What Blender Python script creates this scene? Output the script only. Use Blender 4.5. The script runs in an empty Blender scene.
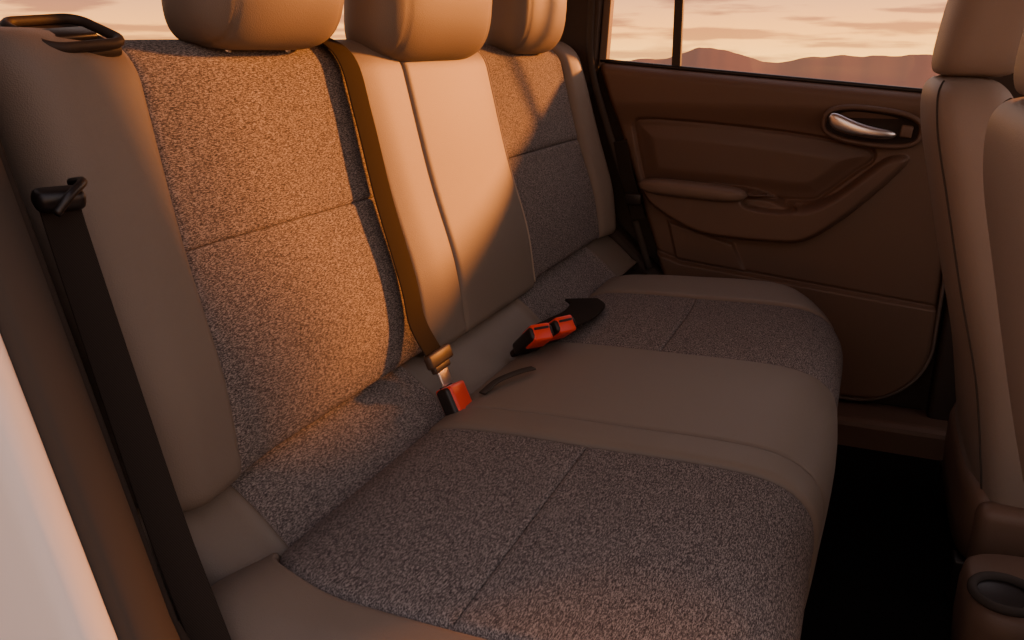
import bpy, bmesh, math, random
import numpy as np
from mathutils import Vector, Matrix
from mathutils import noise as mn
random.seed(3)
scene = bpy.context.scene
col = scene.collection

# ------------------------------------------------------------------ materials
def nodes_of(name):
    m = bpy.data.materials.new(name); m.use_nodes = True
    nt = m.node_tree
    return m, nt, nt.nodes['Principled BSDF']

def mat_plain(name, c, rough=0.5, metal=0.0, bump=0.0, bscale=400, var=0.0, coat=0.0, spec=0.5, vscale=6):
    m, nt, b = nodes_of(name)
    b.inputs['Base Color'].default_value = (*c, 1)
    b.inputs['Roughness'].default_value = rough
    b.inputs['Metallic'].default_value = metal
    b.inputs['Coat Weight'].default_value = coat
    b.inputs['Specular IOR Level'].default_value = spec
    tc = nt.nodes.new('ShaderNodeTexCoord')
    if var > 0:
        n = nt.nodes.new('ShaderNodeTexNoise'); n.inputs['Scale'].default_value = vscale
        n.inputs['Detail'].default_value = 4
        nt.links.new(tc.outputs['Object'], n.inputs['Vector'])
        r = nt.nodes.new('ShaderNodeValToRGB')
        r.color_ramp.elements[0].color = (*[x*(1-var) for x in c], 1)
        r.color_ramp.elements[1].color = (*[min(1, x*(1+var)) for x in c], 1)
        nt.links.new(n.outputs['Fac'], r.inputs['Fac'])
        nt.links.new(r.outputs['Color'], b.inputs['Base Color'])
    if bump > 0:
        v = nt.nodes.new('ShaderNodeTexVoronoi'); v.inputs['Scale'].default_value = bscale
        nt.links.new(tc.outputs['Object'], v.inputs['Vector'])
        bp = nt.nodes.new('ShaderNodeBump'); bp.inputs['Strength'].default_value = bump
        bp.inputs['Distance'].default_value = 0.001
        nt.links.new(v.outputs['Distance'], bp.inputs['Height'])
        nt.links.new(bp.outputs['Normal'], b.inputs['Normal'])
    return m

def mat_fabric(name, dark, mid, light):
    m, nt, b = nodes_of(name)
    b.inputs['Roughness'].default_value = 0.95
    b.inputs['Specular IOR Level'].default_value = 0.12
    tc = nt.nodes.new('ShaderNodeTexCoord')
    def nz(sx, sy, sz, sc, det):
        mp = nt.nodes.new('ShaderNodeMapping'); mp.inputs['Scale'].default_value = (sx, sy, sz)
        nt.links.new(tc.outputs['Object'], mp.inputs['Vector'])
        n = nt.nodes.new('ShaderNodeTexNoise'); n.inputs['Scale'].default_value = sc
        n.inputs['Detail'].default_value = det; n.inputs['Roughness'].default_value = 0.5
        nt.links.new(mp.outputs['Vector'], n.inputs['Vector']); return n
    a = nz(1, .50, 1, 1000, 1.0)      # slubs
    c = nz(1, .22, 1, 900, 0.0)      # weft rows
    mx = nt.nodes.new('ShaderNodeMix'); mx.data_type = 'FLOAT'; mx.inputs['Factor'].default_value = .45
    nt.links.new(a.outputs['Fac'], mx.inputs['A']); nt.links.new(c.outputs['Fac'], mx.inputs['B'])
    r = nt.nodes.new('ShaderNodeValToRGB'); e = r.color_ramp.elements
    e[0].position = 0.36; e[0].color = (*dark, 1)
    e[1].position = 0.64; e[1].color = (*light, 1)
    k = e.new(0.5); k.color = (*mid, 1)
    nt.links.new(mx.outputs['Result'], r.inputs['Fac'])
    nt.links.new(r.outputs['Color'], b.inputs['Base Color'])
    bp = nt.nodes.new('ShaderNodeBump'); bp.inputs['Strength'].default_value = 0.55
    bp.inputs['Distance'].default_value = 0.0008
    nt.links.new(mx.outputs['Result'], bp.inputs['Height'])
    nt.links.new(bp.outputs['Normal'], b.inputs['Normal'])
    return m

FAB = mat_fabric('tweed_fabric', (0.060, 0.053, 0.054), (0.155, 0.137, 0.132), (0.34, 0.305, 0.285))
LEA = mat_plain('taupe_leather', (0.205, 0.170, 0.140), 0.55, bump=0.25, bscale=700, var=0.05, spec=.35)
LEA2 = mat_plain('seat_back_leather', (0.25, 0.20, 0.165), 0.55, bump=0.25, bscale=700, var=0.05, spec=.35)
DOOR = mat_plain('door_plastic_brown', (0.145, 0.088, 0.060), 0.5, bump=0.15, bscale=500, var=0.06)
DOORI = mat_plain('door_insert_leather', (0.125, 0.076, 0.053), 0.45, bump=0.2, bscale=600, var=0.06)
DARK = mat_plain('dark_trim', (0.040, 0.029, 0.023), 0.6, bump=0.1, var=0.1, spec=.3)
BLACK = mat_plain('black_plastic', (0.014, 0.012, 0.012), 0.4)
CARPET = mat_plain('black_carpet', (0.010, 0.009, 0.009), 0.98, bump=0.9, bscale=500, spec=0.1)
SEAL = mat_plain('rubber_seal', (0.065, 0.057, 0.051), 0.9, var=0.1, spec=.0)
SEALL = mat_plain('seal_edge', (0.040, 0.034, 0.030), 0.9, spec=.0)
JAMB = mat_plain('jamb_trim_dark', (0.036, 0.030, 0.026), 0.9, bump=.1, var=.1, spec=.0)
EDGE = mat_plain('door_edge_rubber', (0.15, 0.115, 0.095), 0.6)
BEIGE = mat_plain('pillar_beige', (0.42, 0.33, 0.27), 0.6)
PAINT = mat_plain('white_paint', (0.82, 0.80, 0.79), 0.35, coat=0.4)
CHROME = mat_plain('satin_chrome', (0.85, 0.83, 0.81), 0.3, metal=1.0)
RED = mat_plain('red_button', (0.85, 0.06, 0.035), 0.35)
THREAD = mat_plain('thread', (0.42, 0.34, 0.27), 0.8)
def mat_web(name, c):
    m, nt, b = nodes_of(name)
    b.inputs['Roughness'].default_value = 0.85
    b.inputs['Specular IOR Level'].default_value = 0.05
    tc = nt.nodes.new('ShaderNodeTexCoord')
    w = nt.nodes.new('ShaderNodeTexWave'); w.inputs['Scale'].default_value = 260; w.bands_direction = 'DIAGONAL'
    nt.links.new(tc.outputs['Object'], w.inputs['Vector'])
    r = nt.nodes.new('ShaderNodeValToRGB')
    r.color_ramp.elements[0].color = (*[x*0.7 for x in c], 1); r.color_ramp.elements[1].color = (*[x*1.25 for x in c], 1)
    nt.links.new(w.outputs['Fac'], r.inputs['Fac']); nt.links.new(r.outputs['Color'], b.inputs['Base Color'])
    return m
WEB = mat_web('belt_webbing_brown', (0.027, 0.021, 0.016))
WEBD = mat_web('belt_webbing_dark', (0.030, 0.025, 0.022))
def mat_glass():
    m = bpy.data.materials.new('window_glass'); m.use_nodes = True
    nt = m.node_tree; nt.nodes.clear()
    o = nt.nodes.new('ShaderNodeOutputMaterial'); t = nt.nodes.new('ShaderNodeBsdfTransparent')
    t.inputs['Color'].default_value = (0.96, 0.96, 0.95, 1)
    g = nt.nodes.new('ShaderNodeBsdfGlossy'); g.inputs['Roughness'].default_value = 0.02
    x = nt.nodes.new('ShaderNodeMixShader'); x.inputs[0].default_value = 0.03
    nt.links.new(t.outputs[0], x.inputs[1]); nt.links.new(g.outputs[0], x.inputs[2]); nt.links.new(x.outputs[0], o.inputs[0])
    return m
GLASS = mat_glass()

# ------------------------------------------------------------------ helpers
def empty(name):
    o = bpy.data.objects.new(name, None); col.objects.link(o); return o

def mesh_obj(name, verts, faces, mat, parent=None, smooth=True):
    me = bpy.data.meshes.new(name)
    me.from_pydata([tuple(v) for v in verts], [], faces)
    if mat: me.materials.append(mat)
    if smooth:
        me.polygons.foreach_set('use_smooth', [True]*len(me.polygons))
    me.update()
    o = bpy.data.objects.new(name, me); col.objects.link(o)
    if parent: o.parent = parent
    return o

def grid_faces(nu, nv, closed_u=False, off=0):
    f = []
    cu = nu if closed_u else nu-1
    for j in range(nv-1):
        for i in range(cu):
            a = off+j*nu+i; b = off+j*nu+(i+1) % nu
            f.append((a, b, b+nu, a+nu))
    return f

def fix_normals(o):
    bm = bmesh.new(); bm.from_mesh(o.data)
    bmesh.ops.recalc_face_normals(bm, faces=bm.faces); bm.to_mesh(o.data); bm.free()

def rbox(name, c, size, mat, parent=None, bevel=0.005, rot=(0, 0, 0), seg=3):
    bm = bmesh.new(); bmesh.ops.create_cube(bm, size=1)
    for v in bm.verts: v.co = Vector((v.co.x*size[0], v.co.y*size[1], v.co.z*size[2]))
    bmesh.ops.bevel(bm, geom=list(bm.edges), offset=bevel, segments=seg, affect='EDGES', profile=0.5)
    me = bpy.data.meshes.new(name); bm.to_mesh(me); bm.free()
    me.materials.append(mat)
    me.polygons.foreach_set('use_smooth', [True]*len(me.polygons))
    o = bpy.data.objects.new(name, me); col.objects.link(o)
    o.location = c; o.rotation_euler = rot
    if parent: o.parent = parent
    return o

def prism(name, quad, y0, y1, mat, parent=None, bevel=0.006):
    n = len(quad)
    v = [(x, y0, z) for x, z in quad] + [(x, y1, z) for x, z in quad]
    f = [tuple(range(n)), tuple(range(2*n-1, n-1, -1))] + [(i, i+n, (i+1) % n+n, (i+1) % n) for i in range(n)]
    o = mesh_obj(name, v, f, mat, parent, smooth=False); fix_normals(o)
    if bevel > 0:
        m = o.modifiers.new('b', 'BEVEL'); m.width = bevel; m.segments = 3; m.limit_method = 'ANGLE'
    return o

def catmull(pts, n=12):
    pts = [np.array(p, float) for p in pts]
    P = [2*pts[0]-pts[1]] + pts + [2*pts[-1]-pts[-2]]
    out = []
    for i in range(1, len(P)-2):
        for k in range(n):
            t = k/n
            out.append(0.5*((2*P[i])+(-P[i-1]+P[i+1])*t+(2*P[i-1]-5*P[i]+4*P[i+1]-P[i+2])*t*t+(-P[i-1]+3*P[i]-3*P[i+1]+P[i+2])*t**3))
    out.append(pts[-1])
    return out

def tube(name, pts, r, mat, parent=None, n=10, closed=False, sm=8, sub=True):
    p = catmull(pts, sm) if sub else [np.array(q, float) for q in pts]
    V = []; N = len(p)
    prev = None
    for i in range(N):
        if closed: t = p[(i+1) % N]-p[i-1]
        else: t = p[min(i+1, N-1)]-p[max(i-1, 0)]
        t = Vector(t).normalized()
        if prev is None:
            a = t.orthogonal().normalized()
        else:
            a = (prev - t*prev.dot(t)).normalized()
        prev = a; b = t.cross(a)
        for k in range(n):
            an = 2*math.pi*k/n
            V.append(Vector(p[i])+a*math.cos(an)*r+b*math.sin(an)*r)
    F = grid_faces(n, N, True)
    if closed:
        for k in range(n): F.append(((N-1)*n+k, (N-1)*n+(k+1) % n, (k+1) % n, k))
    else:
        F.append(tuple(range(n))); F.append(tuple(range((N-1)*n, N*n)))
    o = mesh_obj(name, V, F, mat, parent); fix_normals(o); return o

def ribbon(name, pts, wdir, w, th, mat, parent=None, sm=10):
    p = catmull(pts, sm); N = len(p)
    if not isinstance(wdir, list): wdir = [wdir]*len(pts)
    wd = catmull(wdir, sm)
    V = []
    for i in range(N):
        t = Vector(p[min(i+1, N-1)]-p[max(i-1, 0)]).normalized()
        a = Vector(wd[i]); a = (a-t*a.dot(t)).normalized(); b = t.cross(a)
        c = Vector(p[i])
        for (ww, tt) in ((-.5, -.3), (-.46, -.5), (.46, -.5), (.5, -.3), (.5, .3), (.46, .5), (-.46, .5), (-.5, .3)):
            V.append(c+a*ww*w+b*tt*th)
    F = grid_faces(8, N, True); F.append(tuple(range(8))); F.append(tuple(range((N-1)*8, N*8)))
    o = mesh_obj(name, V, F, mat, parent); fix_normals(o); return o

def superloft(name, levels, mat, parent=None, n=3.2, seg=56, axis='z'):
    V = []
    for (p, c1, c2, h1, h2) in levels:
        for k in range(seg):
            a = 2*math.pi*k/seg
            ca, sa = math.cos(a), math.sin(a)
            x = c1+h1*math.copysign(abs(ca)**(2/n), ca); y = c2+h2*math.copysign(abs(sa)**(2/n), sa)
            V.append((x, y, p) if axis == 'z' else (x, p, y))
    F = grid_faces(seg, len(levels), True)
    F.append(tuple(range(seg))); F.append(tuple(range((len(levels)-1)*seg, len(levels)*seg)))
    o = mesh_obj(name, V, F, mat, parent); fix_normals(o); return o

def stitches(name, pts, mat, parent, L=0.0045, gap=0.0035, r=0.0007):
    p = [np.array(q, float) for q in pts]
    d = [0.0]
    for i in range(1, len(p)): d.append(d[-1]+np.linalg.norm(p[i]-p[i-1]))
    A = np.array(p); D = np.array(d)
    at = lambda s: Vector([np.interp(s, D, A[:, k]) for k in range(3)])
    V = []; F = []; s = 0
    while s+L < D[-1]:
        a = at(s); b = at(s+L); t = (b-a).normalized(); u = t.orthogonal().normalized(); w = t.cross(u)
        o = len(V)
        for c in (a, b):
            for k in range(5):
                an = 2*math.pi*k/5; V.append(c+(u*math.cos(an)+w*math.sin(an))*r)
        for k in range(5): F.append((o+k, o+(k+1) % 5, o+5+(k+1) % 5, o+5+k))
        F.append((o, o+1, o+2, o+3, o+4)); F.append((o+9, o+8, o+7, o+6, o+5))
        s += L+gap
    return mesh_obj(name, V, F, mat, parent)

def normal_of(P, y, s, e=1e-3):
    a = P(y+e, s)-P(y-e, s); b = P(y, s+e)-P(y, s-e)
    n = np.cross(a, b); l = np.linalg.norm(n)
    return n/l if l > 1e-12 else np.array([1., 0, 0])

SCL = {}
def panel(name, P, y0, y1, s0, s1, mat, parent, H=0.008, r=0.014, crown=0.004, nu=44, nv=60, edges=(1, 1, 1, 1)):
    """edges (yl, yr, s0, s1): 1 = full seam, fraction = shallow seam, 0 = none"""
    fy0 = y0 if callable(y0) else (lambda s: y0)
    fy1 = y1 if callable(y1) else (lambda s: y1)
    V = []
    for j in range(nv):
        v = 0.5-0.5*math.cos(math.pi*j/(nv-1)); s = s0+(s1-s0)*v
        a, b = fy0(s), fy1(s)
        for i in range(nu):
            u = 0.5-0.5*math.cos(math.pi*i/(nu-1)); y = a+(b-a)*u
            e = 1.0
            for d, w in ((y-a, edges[0]), (b-y, edges[1]), ((s-s0)*SCL.get(P, 1), edges[2]), ((s1-s)*SCL.get(P, 1), edges[3])):
                if w:
                    rr = r if w == 1 else r*.5
                    q = 1-min(max(d, 0)/rr, 1); e *= 1-w*(1-math.sqrt(max(0, 1-q*q)))
            h = H*e+crown*math.sin(math.pi*u)*math.sin(math.pi*v)*e
            V.append(P(y, s)+normal_of(P, y, s)*h)
    return mesh_obj(name, V, grid_faces(nu, nv), mat, parent)
def sm(x, a, b):
    t = min(max((x-a)/(b-a), 0), 1); return t*t*(3-2*t)

# ------------------------------------------------------------------ REAR BENCH
bench = empty('rear_bench_seat')

def PB(y, s):
    r = 0.035
    Y = y; dx = 0
    if y < 0.615:
        a = (0.615-y)/r
        if a < math.pi/2: Y = 0.615-r*math.sin(a); dx = -r*(1-math.cos(a))
        else: Y = 0.615-r; dx = -r-(a-math.pi/2)*r
    if y > 2.12:
        a = (y-2.12)/r
        if a < math.pi/2: Y = 2.12+r*math.sin(a); dx = -r*(1-math.cos(a))
        else: Y = 2.12+r; dx = -r-(a-math.pi/2)*r
    z = s; rt = 0.04; dt = 0
    if s > 0.785:
        a = (s-0.785)/rt
        if a < math.pi/2: z = 0.785+rt*math.sin(a); dt = -rt*(1-math.cos(a))
        else: z = 0.785+rt; dt = -rt-(a-math.pi/2)*rt
    X = -0.268*(z-0.36)+dx+dt
    X += 0.018*(1-sm(y, 0.60, 0.76)) + 0.02*sm(y, 2.02, 2.14)
    X += 0.012*math.exp(-((z-0.47)/0.10)**2)
    X += 0.008*sm(y, 1.1, 1.2)*(1-sm(y, 1.55, 1.65))
    return np.array([X, Y, z])

yb = lambda s: 0.678+0.11*(min(s, .83)-0.369)
y1_ = lambda s: 1.125+0.03*(min(s, .83)-0.36)
y2_ = lambda s: 1.258+0.05*(min(s, .83)-0.35)
y3_ = lambda s: 1.588+0.09*(min(s, .83)-0.35)
y4_ = lambda s: 2.06+0.02*(s-0.35)
Z0, ZM, Z1 = 0.362, 0.607, 0.92
panel('bolster_near_leather', PB, 0.50, yb, Z0-.0, Z1, LEA, bench, H=0.012, r=0.02, crown=0.012, edges=(0, 1, 1, 0), nu=60, nv=90)
panel('backrest_fabric_a_lower', PB, yb, y1_, Z0, ZM, FAB, bench, H=.006, edges=(1, 1, 1, .7))
panel('backrest_fabric_a_upper', PB, yb, y1_, ZM, Z1, FAB, bench, edges=(1, 1, .7, 0), nv=80, H=.006)
panel('backrest_leather_b', PB, y1_, y2_, Z0-.01, Z1, LEA, bench, edges=(1, 1, 1, 0), nv=90, H=0.010, crown=0.006)
panel('backrest_leather_c', PB, y2_, y3_, Z0-.01, Z1, LEA, bench, edges=(1, 1, 1, 0), nv=90, H=0.010, crown=0.006)
panel('backrest_fabric_d_lower', PB, y3_, y4_, Z0, ZM, FAB, bench)
panel('backrest_fabric_d_upper', PB, y3_, y4_, ZM, Z1, FAB, bench, edges=(1, 1, 1, 0), nv=80)
panel('bolster_far_leather', PB, y4_, 2.24, Z0, Z1, LEA, bench, H=0.014, r=0.02, crown=0.012, edges=(1, 0, 1, 0), nu=50, nv=90)
def seam_line(P, fy, s0, s1, off, n=60):
    return [P(fy(s0+(s1-s0)*i/n), s0+(s1-s0)*i/n)+normal_of(P, fy(s0+(s1-s0)*i/n), s0+(s1-s0)*i/n)*off for i in range(n+1)]
tube('piping_c', seam_line(PB, y3_, Z0, .84, 0.007), 0.0028, THREAD, bench, sub=False, n=8)
stitches('stitch_bolster', seam_line(PB, lambda s: 0.604, .45, .84, 0.014), THREAD, bench)
stitches('stitch_c', seam_line(PB, lambda s: y3_(s)-.012, Z0+.02, .84, 0.0105), THREAD, bench, r=.0005)
prism('backrest_shell', [(-0.02, 0.27), (-0.13, 0.27), (-0.26, 0.80), (-0.15, 0.80)], 0.60, 2.13, DARK, bench, 0.01)

def Pb(y, s):
    Y = y; d = 0
    if y < 0.60:
        a = (0.60-y)/0.04
        if a < math.pi/2: Y = 0.60-0.04*math.sin(a); d = 0.04*(1-math.cos(a))
        else: Y = 0.56; d = 0.04+(a-math.pi/2)*0.04
    x = -0.022+0.112*s; z = 0.374-0.088*s+0.008*math.sin(math.pi*min(s, 1))
    return np.array([x-d*.5, Y, z-d])
SCL[Pb] = 0.14
kw = dict(H=0.009, r=0.02, crown=0.006, nv=24)
panel('band_leather_near', Pb, 0.50, 0.665, -.15, 1.15, LEA, bench, edges=(0, 1, 0, 0), H=.009, r=.02, crown=.002, nv=24)
panel('band_fabric_a', Pb, 0.665, 1.06, 0, 1, FAB, bench, **kw)
panel('band_leather_b', Pb, 1.06, 1.50, 0, 1, LEA, bench, **kw)
panel('band_fabric_d', Pb, 1.50, 1.97, 0, 1, FAB, bench, **kw)
panel('band_leather_far', Pb, 1.97, 2.16, 0, 1, LEA, bench, edges=(1, 0, 1, 1), **kw)

prof = np.array(catmull([(.083, .286), (.13, .304), (.22, .311), (.35, .314), (.48, .317), (.560, .312), (.602, .290), (.616, .25), (.612, .16), (.600, .06), (.585, -.06)], 20))
pd = np.concatenate([[0], np.cumsum(np.linalg.norm(np.diff(prof, axis=0), axis=1))])
LP = pd[-1]
s_at_x = lambda x: float(np.interp(x, prof[:120, 0], pd[:120]))
def xf(y):
    return 0.62-0.13*(max(0, min(y, 1.97)-1.60)/0.35)**2.2 - 0.006*(1-sm(y, .93, 1.10))
def PC(y, s):
    x = np.interp(s, pd, prof[:, 0]); z = np.interp(s, pd, prof[:, 1])
    k = (xf(y)-.083)/.537
    x = .083+(x-.083)*k
    Y = y
    for (e, sg) in ((0.535, -1), (1.875, 1)):
        q = (y-e)*sg
        if q > 0:
            r = 0.05; a = q/r
            f = (.3+.7*sm(z, -.1, .25))
            if a < math.pi/2: Y = e+sg*r*math.sin(a); z -= r*(1-math.cos(a))*f
            else: Y = e+sg*r; z -= (r+(a-math.pi/2)*r)*f
    z += .020*(1-sm(y, .54, .66))*(1-sm(x, .09, .22))
    return np.array([x, Y, z])
SM = s_at_x(.33); SF = float(np.interp(7*20+6, range(len(pd)), pd))
yn = lambda s: 0.578+0.075*math.exp(-max(s, 0)/0.045)
def cpanel(name, y0, y1, s0, s1, mat, **k):
    def Q(y, s): return PC(y, LP-s)
    SCL[Q] = 1
    f0 = (lambda s: y0(LP-s)) if callable(y0) else y0
    f1 = (lambda s: y1(LP-s)) if callable(y1) else y1
    e = k.pop('edges', (1, 1, 1, 1)); e = (e[0], e[1], e[3], e[2])
    return panel(name, Q, f0, f1, LP-s1, LP-s0, mat, bench, edges=e, **k)
SH = .45
cpanel('cushion_leather_near', 0.40, yn, -.004, LP, LEA, H=0.012, crown=0.006, edges=(0, 1, 0, 0), nv=90)
cpanel('cushion_fabric_a_rear', yn, 0.985, 0, SM, FAB, H=0.009, crown=0.004, edges=(1, 1, 1, SH))
cpanel('cushion_fabric_a_front', yn, 0.985, SM, SF, FAB, H=0.009, crown=0.004, edges=(1, 1, SH, 1))
cpanel('cushion_front_a', yn, 0.985, SF, LP, LEA, H=0.009, crown=0.002, nv=40)
cpanel('cushion_leather_strip', 0.985, 1.055, 0, LP, LEA, H=0.011, crown=0.002, nv=90, nu=24, edges=(1, SH, 1, 0))
cpanel('cushion_leather_b', 1.055, 1.385, 0, LP, LEA, H=0.011, crown=0.007, nv=90, edges=(SH, 1, 1, 0))
cpanel('cushion_fabric_d_rear', 1.385, 1.745, 0, SM, FAB, H=0.009, crown=0.005, edges=(1, 1, 1, SH))
cpanel('cushion_fabric_d_front', 1.385, 1.745, SM, SF, FAB, H=0.009, crown=0.005, edges=(1, 1, SH, 1))
cpanel('cushion_front_d', 1.385, 1.745, SF, LP, LEA, H=0.009, crown=0.002, nv=40)
cpanel('cushion_leather_far', 1.745, 2.10, 0, LP, LEA, H=0.012, crown=0.008, edges=(1, 0, 1, 0), nv=90, nu=60)
prism('cushion_base', [(-0.02, -.10), (0.55, -.10), (0.565, .22), (.10, .25), (-0.02, .27)], 0.52, 1.88, DARK, bench, 0.01)

def headrest(name, cy, hw, cx, z0, z1, hx, parent, mat=LEA, tilt=0.10, seam=0.74):
    cz = (z0+z1)/2; hz = (z1-z0)/2
    ex = 2/3.4
    L = []
    N = 60
    for i in range(N+1):
        t = math.sin((-1+2*i/N)*math.pi/2)
        k = max((1-abs(t)**5)**(1/2.6), 0.03)
        g = 1-0.03*math.exp(-((abs(t)-seam)/0.02)**2)
        L.append((cy+hw*t, cx, cz, hx*k*g, hz*(0.25*min(1, k*4)+0.75*k)*g))
    o = superloft(name, L, mat, parent, n=3.4, axis='y')
    for v in o.data.vertices:
        q = (v.co.z-cz)/hz
        v.co.x += tilt*hz*q*0.6-0.010*(q*q)
    for sg in (-1, 1):
        yy = cy+sg*hw*seam
        kk = (1-seam**5)**(1/2.6)
        P = []
        for k in range(81):
            a = 2*math.pi*k/80; ca, sa = math.cos(a), math.sin(a)
            x = cx+hx*kk*math.copysign(abs(ca)**ex, ca); z = cz+hz*(.25+.75*kk)*math.copysign(abs(sa)**ex, sa)
            q = (z-cz)/hz
            P.append((x+tilt*hz*q*.6-.010*q*q, yy-sg*.008, z))
        stitches(name+'_stitch_%d' % (1 if sg < 0 else 2), P, THREAD, parent, r=.0009)
        tube(name+'_post_%d' % (1 if sg < 0 else 2), [(cx-.01, cy+sg*.06, z0+.04), (cx-.02, cy+sg*.06, z0-.05)], .006, CHROME, parent)
    return o
headrest('headrest_1', 0.950, 0.142, -0.115, 0.820, 1.02, 0.060, bench)
headrest('headrest_2', 1.390, 0.205, -0.115, 0.800, 1.01, 0.062, bench)
headrest('headrest_3', 1.865, 0.148, -0.115, 0.812, 1.01, 0.060, bench)

def rrect_loop(hx, hy, r, n=8):
    P = []
    for (sx, sy, a0) in ((1, 1, 0), (-1, 1, 90), (-1, -1, 180), (1, -1, 270)):
        for k in range(n+1):
            a = math.radians(a0+90*k/n)
            P.append((sx*(hx-r)+r*math.cos(a), sy*(hy-r)+r*math.sin(a), 0))
    return P
bz = empty('seat_release_bezel'); bz.parent = bench
tube('bezel_ring', rrect_loop(.036, .045, .018), .0055, DARK, bz, closed=True, sub=False)
rbox('bezel_base', (0, 0, -.010), (.072, .085, .012), DARK, bz, .005)
rbox('release_latch', (0.006, 0, 0), (.024, .052, .008), BLACK, bz, .003)
bz.location = (-.130, .655, .837); bz.rotation_euler = (math.radians(5), math.radians(20), 0)

# ------------------------------------------------------------------ BELTS
def on_back(y, z, off):
    return PB(y, z)+normal_of(PB, y, z)*off
belt = empty('seat_belt')
pts = [on_back(1.115, .90, .018), on_back(1.115, .85, .020), on_back(1.113, .80, .022), on_back(1.110, .72, .024), on_back(1.100, .60, .024), on_back(1.090, .48, .024), on_back(1.084, .42, .027), (0.050, 1.080, .378)]
ribbon('webbing', pts, (0, 1, 0), .048, .0018, WEB, belt)
rt_ = math.radians(-22)
PLATE = mat_plain('tongue_plastic_brown', (.06, .038, .026), .45)
rbox('tongue_plate', (.058, 1.078, .376), (.012, .070, .022), PLATE, belt, .004, rot=(0, rt_, 0))
rbox('tongue_shoulder', (.062, 1.076, .362), (.010, .048, .012), PLATE, belt, .003, rot=(0, rt_, 0))
rbox('tongue_metal', (.071, 1.074, .343), (.004, .030, .044), CHROME, belt, .0015, rot=(0, rt_, 0))
def buckle(name, loc, rot, L=.075, w=.046):
    e = empty(name)
    rbox('housing', (0, 0, 0), (.024, w, L), BLACK, e, .006)
    rbox('release_button', (0, 0, L*.235), (.030, w*.80, L*.54), RED, e, .004)
    rbox('tongue_slot', (-.006, 0, L*.5), (.004, w*.60, .006), BLACK, e, .001)
    rbox('stalk', (-.002, 0, -L*.62), (.012, .028, .05), DARK, e, .004)
    e.location = loc; e.rotation_euler = rot
    return e
buckle('belt_buckle', (.102, 1.062, .296), (math.radians(-6), math.radians(-28), math.radians(0)), .092, .054)
ribbon('strap_loop', [(.12, 1.10, .318), (.13, 1.135, .327), (.15, 1.175, .331), (.165, 1.20, .331)], (0.7, -.6, 0), .013, .003, SEAL, belt)
buckle('belt_buckle.001', (.125, 1.300, .342), (math.radians(0), math.radians(52), math.radians(-40)), .082, .046)
buckle('belt_buckle.002', (.145, 1.354, .343), (math.radians(0), math.radians(54), math.radians(-32)), .082, .046)
b2 = empty('belt_strap')
ribbon('webbing', [(.125, 1.38, .338), (.140, 1.43, .340), (.148, 1.49, .338), (.140, 1.56, .335), (.112, 1.61, .330)], (1, -.25, .05), .070, .006, WEBD, b2)
b3 = empty('seat_belt.001')
ribbon('webbing', [(-.005, .515, .70), (.01, .51, .66), (.07, .49, .52), (.115, .475, .42), (.155, .465, .335), (.19, .46, .24)],
       (.45, .75, 0), .032, .0018, WEBD, b3)
rbox('belt_guide', (-.003, .515, .70), (.026, .040, .018), BLACK, b3, .007, rot=(0, .2, -.5))
tube('guide_loop', [(-.015, .540, .710), (.01, .53, .713), (.020, .508, .706), (.018, .493, .692)], .004, BLACK, b3)
b4 = empty('seat_belt.002')
ribbon('webbing', [(.03, 2.150, .60), (.05, 2.148, .52), (.075, 2.145, .45), (.09, 2.14, .40)], (1, 0, 0), .035, .002, WEBD, b4)
rbox('anchor_buckle', (.075, 2.136, .455), (.045, .014, .03), BLACK, b4, .005)

# ------------------------------------------------------------------ CAR BODY
body = empty('car_body')
rbox('floor', (.9, 1.26, -.14), (3.2, 1.75, .04), CARPET, body, .005)
def sweep_z(name, prof2, mat, z0, z1, fx, parent, n=50):
    V = []
    for j in range(n):
        z = z0+(z1-z0)*j/(n-1)
        for (x, y) in prof2: V.append((x+fx(z), y, z))
    return mesh_obj(name, V, grid_faces(len(prof2), n), mat, parent)
FX = lambda z: -.038+(.50-z)*.28+.35*max(0, .38-z) - .20*max(0, z-.80)
outer = catmull([(-1.1, .30), (-.6, .315), (-.2, .325), (.10, .328), (.165, .330), (.186, .334), (.193, .345), (.190, .36), (.180, .366)], 6)
sweep_z('quarter_panel_white', [(p[0], p[1]) for p in outer], PAINT, -.3, .80, FX, body)
sweep_z('quarter_panel_upper', [(p[0], p[1]) for p in outer], BEIGE, .80, 1.34, FX, body)
trim = catmull([(.180, .366), (.172, .385), (.160, .415), (.135, .435), (.09, .450), (.04, .485), (0.0, .53), (-.1, .565), (-.3, .60), (-1.0, .64)], 6)
sweep_z('jamb_trim', [(p[0], p[1]) for p in trim], JAMB, -.3, 1.34, FX, body)
sealp = catmull([(.186, .362), (.196, .372), (.196, .390), (.186, .408), (.170, .418), (.160, .414)], 6)
sweep_z('door_seal_near', [(p[0], p[1]) for p in sealp], SEAL, -.3, 1.34, FX, body)
tube('seal_lip_near', [(.150+FX(z), .432, z) for z in np.linspace(-.2, 1.3, 40)], .006, SEALL, body, sub=False)
tube('door_striker', [(.092, .330, .632), (.092, .300, .628), (.092, .300, .597), (.092, .330, .592)], .006, CHROME, body)
rbox('striker_plate', (.090, .326, .612), (.035, .006, .07), CHROME, body, .002)
rbox('rocker_sill_near', (1.05, .40, -.10), (1.9, .14, .16), PAINT, body, .03)

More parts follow.
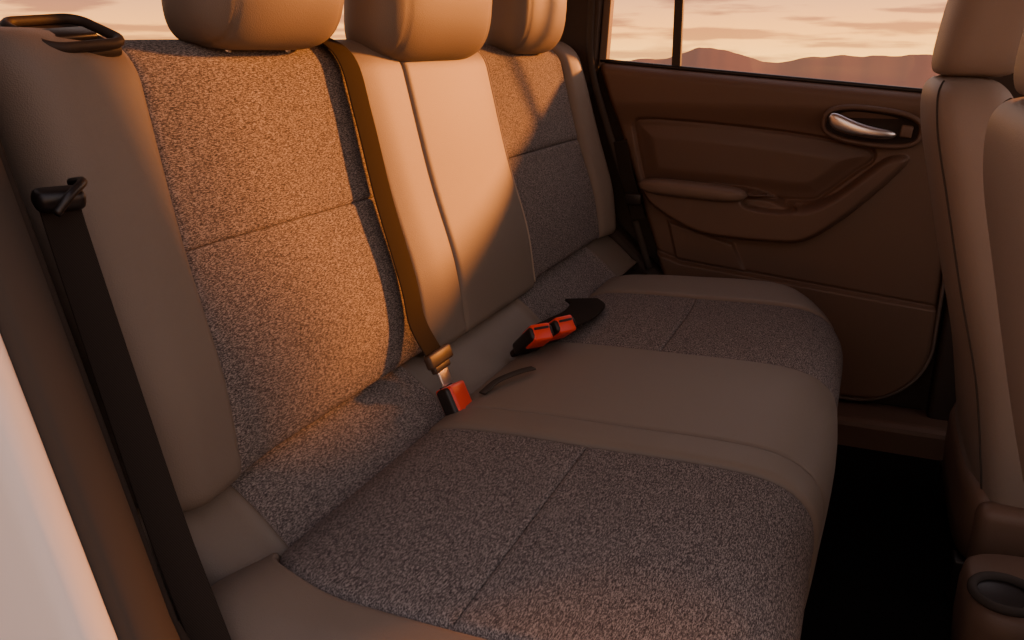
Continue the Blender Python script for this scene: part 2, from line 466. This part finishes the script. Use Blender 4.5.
sill = lambda x: .792-.0819*(x+.033)
YW = 2.235
prism('side_structure_far', [(-1.1, -.16), (2.3, -.16), (2.3, .85), (.97, .85), (.93, sill(.93)-.02), (-.04, sill(-.04)-.012), (-1.1, sill(-.4))], YW, YW+.05, DARK, body, .0)  # forward part raised above the belt line to block sun from the cushion
prism('front_door_far', [(1.02, -.08), (2.2, -.08), (2.2, .84), (1.02, .84)], 2.17, 2.234, DOOR, body, .02)  # unseen door, top edge set extra high to keep sun off the cushion
prism('c_pillar_far', [(-.075, .70), (-.05, .80), (-.035, 1.05), (-.01, 1.36), (-.55, 1.36), (-.42, .75)], 2.17, 2.24, DARK, body, .01)
prism('b_pillar_far', [(.83, -.14), (1.14, -.14), (1.26, .75), (1.22, 1.36), (.735, 1.36), (.80, .74), (.835, .30)], 2.175, 2.25, DARK, body, .012)  # widened forward, out of view, to block sun from the near door jamb
prism('sill_trim_far', [(.2, -.14), (2.2, -.14), (2.2, -.045), (.2, -.045)], 2.10, 2.24, DOOR, body, .02)
prism('wheel_arch_trim_far', [(-.5, -.10), (.30, -.10), (.27, .12), (.16, .24), (.02, .37), (-.07, .56), (-.12, .80), (-.5, .80)], 2.165, 2.236, DARK, body, .02)
prism('seat_side_filler', [(-.3, -.10), (.45, -.10), (.40, .10), (.12, .255), (-.1, .30), (-.3, .30)], 1.94, 2.18, DARK, body, .02)
tube('seal_door_rear', [(-.058, 2.168, 1.2), (-.062, 2.168, .95), (-.060, 2.165, .80), (-.025, 2.16, .68), (.045, 2.158, .49), (.12, 2.158, .27)], .009, SEAL, body)
rbox('parcel_shelf', (-.55, 1.37, .785), (.60, 1.50, .02), DARK, body, .006)
prism('hatch_lower', [(-.95, -.1), (-.90, -.1), (-.86, .84), (-.93, .84)], .45, 2.25, DARK, body, .01)
prism('roof_headliner', [(-.75, 1.34), (.3, 1.40), (1.5, 1.38), (1.5, 1.42), (.3, 1.44), (-.75, 1.39)], .50, 2.16, BEIGE, body, .01)
prism('dashboard', [(1.55, .35), (1.60, .62), (1.72, .70), (2.1, .72), (2.3, .72), (2.3, -.1), (1.9, -.1), (1.7, .2)], .45, 2.2, DARK, body, .04)

# ------------------------------------------------------------------ FAR DOOR
door = empty('car_door')
def sdf_poly(px, pz, poly):
    poly = np.array(poly, float); d = np.full(px.shape, 1e9); s = np.ones(px.shape)
    n = len(poly)
    for i in range(n):
        a = poly[i]; b = poly[i-1]
        ex, ez = b-a; wx = px-a[0]; wz = pz-a[1]
        t = np.clip((wx*ex+wz*ez)/(ex*ex+ez*ez), 0, 1)
        d = np.minimum(d, (wx-ex*t)**2+(wz-ez*t)**2)
        c1 = pz >= a[1]; c2 = pz < b[1]; c3 = ex*wz > ez*wx
        fl = (c1 & c2 & c3) | (~c1 & ~c2 & ~c3)
        s = np.where(fl, -s, s)
    return s*np.sqrt(d)
def smn(x, a, b):
    t = np.clip((x-a)/(b-a), 0, 1); return t*t*(3-2*t)
def smooth_poly(p, n=8):
    q = p[-2:]+p+p[:2]
    c = catmull(q, n); return [tuple(x) for x in c[2*n:][:len(p)*n]]
insert_poly = smooth_poly([(.055, .640), (.09, .652), (.25, .645), (.45, .628), (.60, .606), (.632, .590), (.630, .570), (.60, .545), (.54, .492), (.49, .468), (.30, .476), (.11, .488), (.085, .505), (.060, .60)])
arm_poly = smooth_poly([(.095, .492), (.20, .497), (.36, .490), (.45, .462), (.50, .460), (.56, .492), (.62, .545), (.665, .582), (.705, .586), (.70, .560), (.63, .478), (.57, .420), (.51, .376), (.46, .364), (.34, .364), (.24, .374), (.15, .415), (.10, .455)])
cup_poly = smooth_poly([(.345, .476), (.40, .478), (.45, .464), (.48, .450), (.43, .440), (.355, .450)])
pocket_poly = [(.10, .32), (.20, .290), (.50, .262), (.84, .230), (.84, -.1), (.10, -.1)]
gus_poly = [(.15, .40), (.33, .35), (.37, .27), (.18, .29)]
NX, NZ = 340, 300
U, Vv = np.meshgrid(np.linspace(0, 1, NX), np.linspace(0, 1, NZ))
zz = -.03+(0.80+.03)*Vv
R = .17
xfz = np.where(zz < R-.03, .82-(R-np.sqrt(np.clip(R*R-(R-(zz+.03))**2, 0, None))), .82)
xrz = -.045+(.79-zz)*.36
XX = xrz+(xfz-xrz)*U
zt = -.03+(sill(XX)+.03)*Vv
D = np.zeros_like(XX)+.028
D += .018*smn(zt, .63, .70)
top = sill(XX)-zt
D -= .035*(1-np.sqrt(np.clip(1-(1-np.clip(top/.03, 0, 1))**2, 0, 1)))
si = sdf_poly(XX, zt, insert_poly)
D += -.012*np.exp(-(si/.0035)**2) - .008*smn(-si, 0, .006)+.008*smn(-si, .006, .05)
sa = sdf_poly(XX, zt, arm_poly)
arm = np.sqrt(np.clip(1-(1-np.clip(-sa/.016, 0, 1))**2, 0, 1))
thick = .060-.030*smn(XX, .50, .70)
D += arm*thick
sc = sdf_poly(XX, zt, cup_poly)
D -= .04*smn(-sc, 0, .006)
sp = sdf_poly(XX, zt, pocket_poly)
D += .012*smn(-sp, -.002, .010)-.005*np.exp(-((sp)/.004)**2)
sg = sdf_poly(XX, zt, gus_poly)
D += .008*smn(-sg, 0, .010)
edge = np.minimum((xfz-XX), (zt+.03)); edge = np.minimum(edge, XX-xrz)
D -= .025*(1-np.sqrt(np.clip(1-(1-np.clip(edge/.018, 0, 1))**2, 0, 1)))
V = np.stack([XX, 2.225-D, zt], -1).reshape(-1, 3)
dp = mesh_obj('door_panel', V, grid_faces(NX, NZ), DOOR, door)
dp.data.materials.append(DOORI)
idx = (si < -.003).reshape(NZ, NX)
mi = np.zeros((NZ-1, NX-1), int); mi[idx[:-1, :-1]] = 1
dp.data.polygons.foreach_set('material_index', mi.reshape(-1).tolist())
L = [(.085+.275*t, 2.140, .494-.014*t, (.036)*max(.05, (1-abs(2*t-1)**5)**.5), (.020)*max(.05, (1-abs(2*t-1)**5)**.5)) for t in np.linspace(0, 1, 30)]
o = superloft('armrest_pad', L, LEA2, door, n=2.8)
for v in o.data.vertices:
    x, y, z = v.co
    v.co = (z, x, y)
fix_normals(o)
o.data.materials.clear(); o.data.materials.append(mat_plain('armrest_pad_leather', (.18, .125, .092), .5, bump=.2, bscale=600))
tube('window_sill_trim', [(-.045, 2.205, sill(-.045)+.002), (.3, 2.205, sill(.3)+.002), (.82, 2.205, sill(.82)+.002)], .006, BLACK, door)
prism('window_divider', [(.140, .74), (.162, .74), (.156, 1.33), (.134, 1.33)], 2.205, 2.225, BLACK, door, .003)
prism('window_frame_rear', [(-.05, .78), (-.030, .78), (.00, 1.34), (-.02, 1.34)], 2.20, 2.235, EDGE, door, .004)
g = mesh_obj('window_glass', [(-.04, 2.216, .77), (.80, 2.216, .70), (.74, 2.216, 1.35), (-.01, 2.216, 1.35)], [(0, 1, 2, 3)], GLASS, door)
edgep = []
for z in np.linspace(.42, .14, 10): edgep.append((.822, 2.195, z))
for k in range(1, 14):
    a = math.radians(90*k/13); edgep.append((.822-R+R*math.cos(a), 2.195, R-.03-R*math.sin(a)))
edgep.append((.45, 2.195, -.03))
tube('door_edge_seal', edgep, .0045, EDGE, door, sub=False)
H = empty('door_handle'); H.parent = door
def ell(cx, cz, hx, hz, n, y, rot, cnt=64):
    P = []
    for k in range(cnt):
        a = 2*math.pi*k/cnt; ca, sa_ = math.cos(a), math.sin(a)
        x = hx*math.copysign(abs(ca)**(2/n), ca); z = hz*math.copysign(abs(sa_)**(2/n), sa_)
        c, s = math.cos(rot), math.sin(rot)
        P.append((cx+x*c-z*s, y, cz+x*s+z*c))
    return P
rt = math.radians(-6)
tube('bezel', ell(.622, .652, .106, .040, 2.8, 2.172, rt), .0065, DOORI, H, closed=True, sub=False)
ring = ell(.622, .652, .101, .036, 2.8, 2.172, rt)
V = ring+[(.622+(p[0]-.622)*.8, 2.186, .652+(p[2]-.652)*.75) for p in ring]
mesh_obj('bezel_recess', V, grid_faces(64, 2, True)+[tuple(range(64, 128))], DARK, H)
L = []
for t in np.linspace(0, 1, 30):
    x = .526+.150*t
    z = .670-.034*t-.008*math.sin(math.pi*t)
    e_ = max(.12, (1-abs(2*t-1)**6)**.5)
    L.append((x, 2.160-.006*math.sin(math.pi*t), z, .009*e_, (.0105+.012*(1-t)**1.5)*e_))
lv = superloft('pull_lever', L, CHROME, H, n=2.3, seg=24)
for v in lv.data.vertices:
    x, y, z = v.co; v.co = (z, x, y)
fix_normals(lv)
rbox('lock_tab', (.696, 2.172, .644), (.026, .012, .028), DOOR, H, .004, rot=(0, .1, 0))

# ------------------------------------------------------------------ FRONT SEATS
def front_seat(name, cy, dx, hy=.245, hh=.155):
    e = empty(name)
    ctl = [(.02, .875, .10, .80), (.06, .865, .14, .93), (.14, .850, .16, .98), (.30, .818, .165, 1.0), (.45, .775, .16, .99), (.60, .735, .155, .96), (.69, .712, .145, .92), (.745, .706, .13, .84), (.770, .714, .10, .70), (.780, .735, .05, .45)]
    A = np.array(catmull(ctl, 8))
    lv = [(a[0], a[1]+dx+a[2]/2, cy, a[2]/2, hy*a[3]) for a in A]
    superloft('backrest', lv, LEA2, e, n=3.6, seg=96)
    for sg, nm in ((-1, 'a'), (1, 'b')):
        P = []
        for a in A[6:-6]:
            hx, hyy = a[2]/2, hy*a[3]
            th = math.radians(128)
            ca, sn = math.cos(th), math.sin(th)
            P.append((a[1]+dx+hx+hx*math.copysign(abs(ca)**(2/3.6), ca)-.001, cy+sg*(hyy*abs(sn)**(2/3.6)), a[0]))
        tube('edge_piping_'+nm, P, .0016, SEAL, e, sub=False, n=6)
        stitches('edge_stitch_'+nm, [(p[0]+.008, p[1]+sg*.001, p[2]) for p in P], THREAD, e, r=.0008)
    hc = [(.780, .08, .75), (.788, .110, .88), (.82, .125, .97), (.90, .130, 1.0), (.95, .125, .97), (.985, .10, .86), (1.0, .06, .6)]
    B = np.array(catmull(hc, 6))
    lv = [(b[0], .716+dx+.060+(b[0]-.79)*.16, cy, b[1]/2+.004, hh*b[2]) for b in B]
    superloft('headrest', lv, LEA2, e, n=3.4, seg=64)
    for sg in (-1, 1):
        tube('headrest_post_%d' % (sg+1), [(.775+dx, cy+sg*.05, .75), (.775+dx, cy+sg*.05, .81)], .006, CHROME, e)
    lv = [(z, 1.12+dx, cy, .27*k, hy*.98*k2) for z, k, k2 in ((.03, .93, .9), (.05, .99, .97), (.12, 1.0, 1.0), (.18, .99, .98), (.205, .93, .92), (.212, .8, .8))]
    superloft('cushion', lv, LEA2, e, n=5, seg=72)
    rbox('side_cover', (.985+dx, cy-hy+.005, .04), (.24, .05, .13), DOOR, e, .022)
    rbox('side_cover_b', (.985+dx, cy+hy-.005, .04), (.24, .05, .13), DOOR, e, .022)
    rbox('rail_a', (1.1+dx, cy-.19, -.075), (.5, .04, .09), BLACK, e, .006)
    rbox('rail_b', (1.1+dx, cy+.19, -.075), (.5, .04, .09), BLACK, e, .006)
    superloft('lower_back_cover', [(z, .90+dx, cy, .055*k, hy*.95*k) for z, k in ((-.03, .8), (-.02, .95), (.03, 1), (.09, 1), (.12, .9))], DOOR, e, n=4, seg=64)
    return e
front_seat('front_seat', 1.70, -0.006)
front_seat('front_seat.001', 0.865, 0.024, hh=.110)

con = empty('center_console')
superloft('console_body', [(z, 1.25, 1.27, .42*k, .105*k2) for z, k, k2 in ((-.12, .98, .95), (-.02, 1, 1), (.04, 1, 1), (.065, .99, .97), (.073, .97, .90))], DOOR, con, n=6, seg=96)
cyl = [(.880+.043*math.cos(a), 1.235+.043*math.sin(a), .078) for a in np.linspace(0, 2*math.pi, 48, endpoint=False)]
tube('cup_holder_rim', cyl, .007, SEAL, con, closed=True, sub=False)
V = cyl+[(.880+(p[0]-.880)*.85, 1.235+(p[1]-1.235)*.85, .0745) for p in cyl]
mesh_obj('cup_holder_well', V, grid_faces(48, 2, True)+[tuple(range(48, 96))], BLACK, con)

# ------------------------------------------------------------------ OUTSIDE
GRD = mat_plain('dry_ground', (0.16, 0.10, 0.07), 0.95, var=.3, vscale=.2)
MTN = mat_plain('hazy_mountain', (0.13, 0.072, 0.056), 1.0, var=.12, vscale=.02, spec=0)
MTN.node_tree.nodes['Principled BSDF'].inputs['Emission Color'].default_value = (.40, .18, .12, 1)  # glow put into the slope material to imitate aerial haze
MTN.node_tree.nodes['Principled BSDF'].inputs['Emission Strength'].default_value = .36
V = []; nr, na = 60, 96
for j in range(nr):
    r = 600*(j/(nr-1))**2.2+.01
    for i in range(na):
        a = 2*math.pi*i/na
        V.append((1+r*math.cos(a), 1.3+r*math.sin(a), -.45-30*sm(r, 14, 160)))
mesh_obj('ground', V, grid_faces(na, nr, True), GRD)
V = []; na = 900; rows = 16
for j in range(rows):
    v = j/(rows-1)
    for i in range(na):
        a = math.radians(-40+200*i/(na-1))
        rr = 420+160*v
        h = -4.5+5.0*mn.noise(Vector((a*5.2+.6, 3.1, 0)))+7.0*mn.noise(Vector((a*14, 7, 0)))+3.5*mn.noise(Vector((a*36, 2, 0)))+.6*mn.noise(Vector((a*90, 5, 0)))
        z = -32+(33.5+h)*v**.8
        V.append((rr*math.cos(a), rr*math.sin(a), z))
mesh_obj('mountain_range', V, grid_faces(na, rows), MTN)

# ------------------------------------------------------------------ WORLD
w = bpy.data.worlds.new('sunset_sky'); scene.world = w; w.use_nodes = True
nt = w.node_tree; bg = nt.nodes['Background']
tc = nt.nodes.new('ShaderNodeTexCoord'); sep = nt.nodes.new('ShaderNodeSeparateXYZ')
nt.links.new(tc.outputs['Generated'], sep.inputs[0])
mp = nt.nodes.new('ShaderNodeMapping'); mp.inputs['Scale'].default_value = (6, 6, 60); mp.inputs['Location'].default_value = (1.3, .4, .2)
nt.links.new(tc.outputs['Generated'], mp.inputs['Vector'])
nz = nt.nodes.new('ShaderNodeTexNoise'); nz.inputs['Scale'].default_value = 1.5; nz.inputs['Detail'].default_value = 6
nt.links.new(mp.outputs['Vector'], nz.inputs['Vector'])
rp = nt.nodes.new('ShaderNodeValToRGB'); e = rp.color_ramp.elements
e[0].position = 0.0; e[0].color = (.16, .11, .085, 1)
e[1].position = 1.0; e[1].color = (.40, .36, .38, 1)
for p, c in ((.485, (.18, .11, .07)), (.494, (1.5, .70, .13)), (.510, (1.3, .52, .10)), (.530, (.75, .33, .15)), (.60, (.72, .52, .39)), (.72, (.64, .52, .44))):
    q = e.new(p); q.color = (*c, 1)
ma = nt.nodes.new('ShaderNodeMath'); ma.operation = 'MULTIPLY_ADD'; ma.inputs[1].default_value = .5; ma.inputs[2].default_value = .5
nt.links.new(sep.outputs['Z'], ma.inputs[0]); nt.links.new(ma.outputs[0], rp.inputs['Fac'])
cr = nt.nodes.new('ShaderNodeValToRGB'); cr.color_ramp.elements[0].position = .46; cr.color_ramp.elements[1].position = .58
cr.color_ramp.elements[0].color = (1, 1, 1, 1); cr.color_ramp.elements[1].color = (.40, .36, .60, 1)
nt.links.new(nz.outputs['Fac'], cr.inputs['Fac'])
mx = nt.nodes.new('ShaderNodeMix'); mx.data_type = 'RGBA'; mx.blend_type = 'MULTIPLY'; mx.inputs['Factor'].default_value = .85
nt.links.new(rp.outputs['Color'], mx.inputs['A']); nt.links.new(cr.outputs['Color'], mx.inputs['B'])
SUN = Vector((1, 1.75, .525)).normalized()
dt = nt.nodes.new('ShaderNodeVectorMath'); dt.operation = 'DOT_PRODUCT'; dt.inputs[1].default_value = SUN
nt.links.new(tc.outputs['Generated'], dt.inputs[0])
mr = nt.nodes.new('ShaderNodeMapRange'); mr.inputs['From Min'].default_value = .3; mr.inputs['From Max'].default_value = 1
mr.inputs['To Min'].default_value = 1.0; mr.inputs['To Max'].default_value = 1.25
nt.links.new(dt.outputs['Value'], mr.inputs['Value'])
vm = nt.nodes.new('ShaderNodeVectorMath'); vm.operation = 'SCALE'
nt.links.new(mx.outputs['Result'], vm.inputs[0]); nt.links.new(mr.outputs['Result'], vm.inputs['Scale'])
nt.links.new(vm.outputs['Vector'], bg.inputs['Color']); bg.inputs['Strength'].default_value = 2.3

sl = bpy.data.lights.new('sun', 'SUN'); sl.energy = 13; sl.color = (1, .30, .045); sl.angle = math.radians(5.0)
so = bpy.data.objects.new('sun', sl); col.objects.link(so)
so.rotation_euler = SUN.to_track_quat('Z', 'Y').to_euler()

# ------------------------------------------------------------------ CAMERA
cam = bpy.data.cameras.new('camera'); co = bpy.data.objects.new('camera', cam); col.objects.link(co)
cam.sensor_width = 36; cam.lens = 36*850/1024; cam.clip_start = .02; cam.clip_end = 2000
co.location = (.63, 0, .82)
F = Vector((-.368, .879, -.302))
co.rotation_euler = F.to_track_quat('-Z', 'Y').to_euler()
scene.camera = co
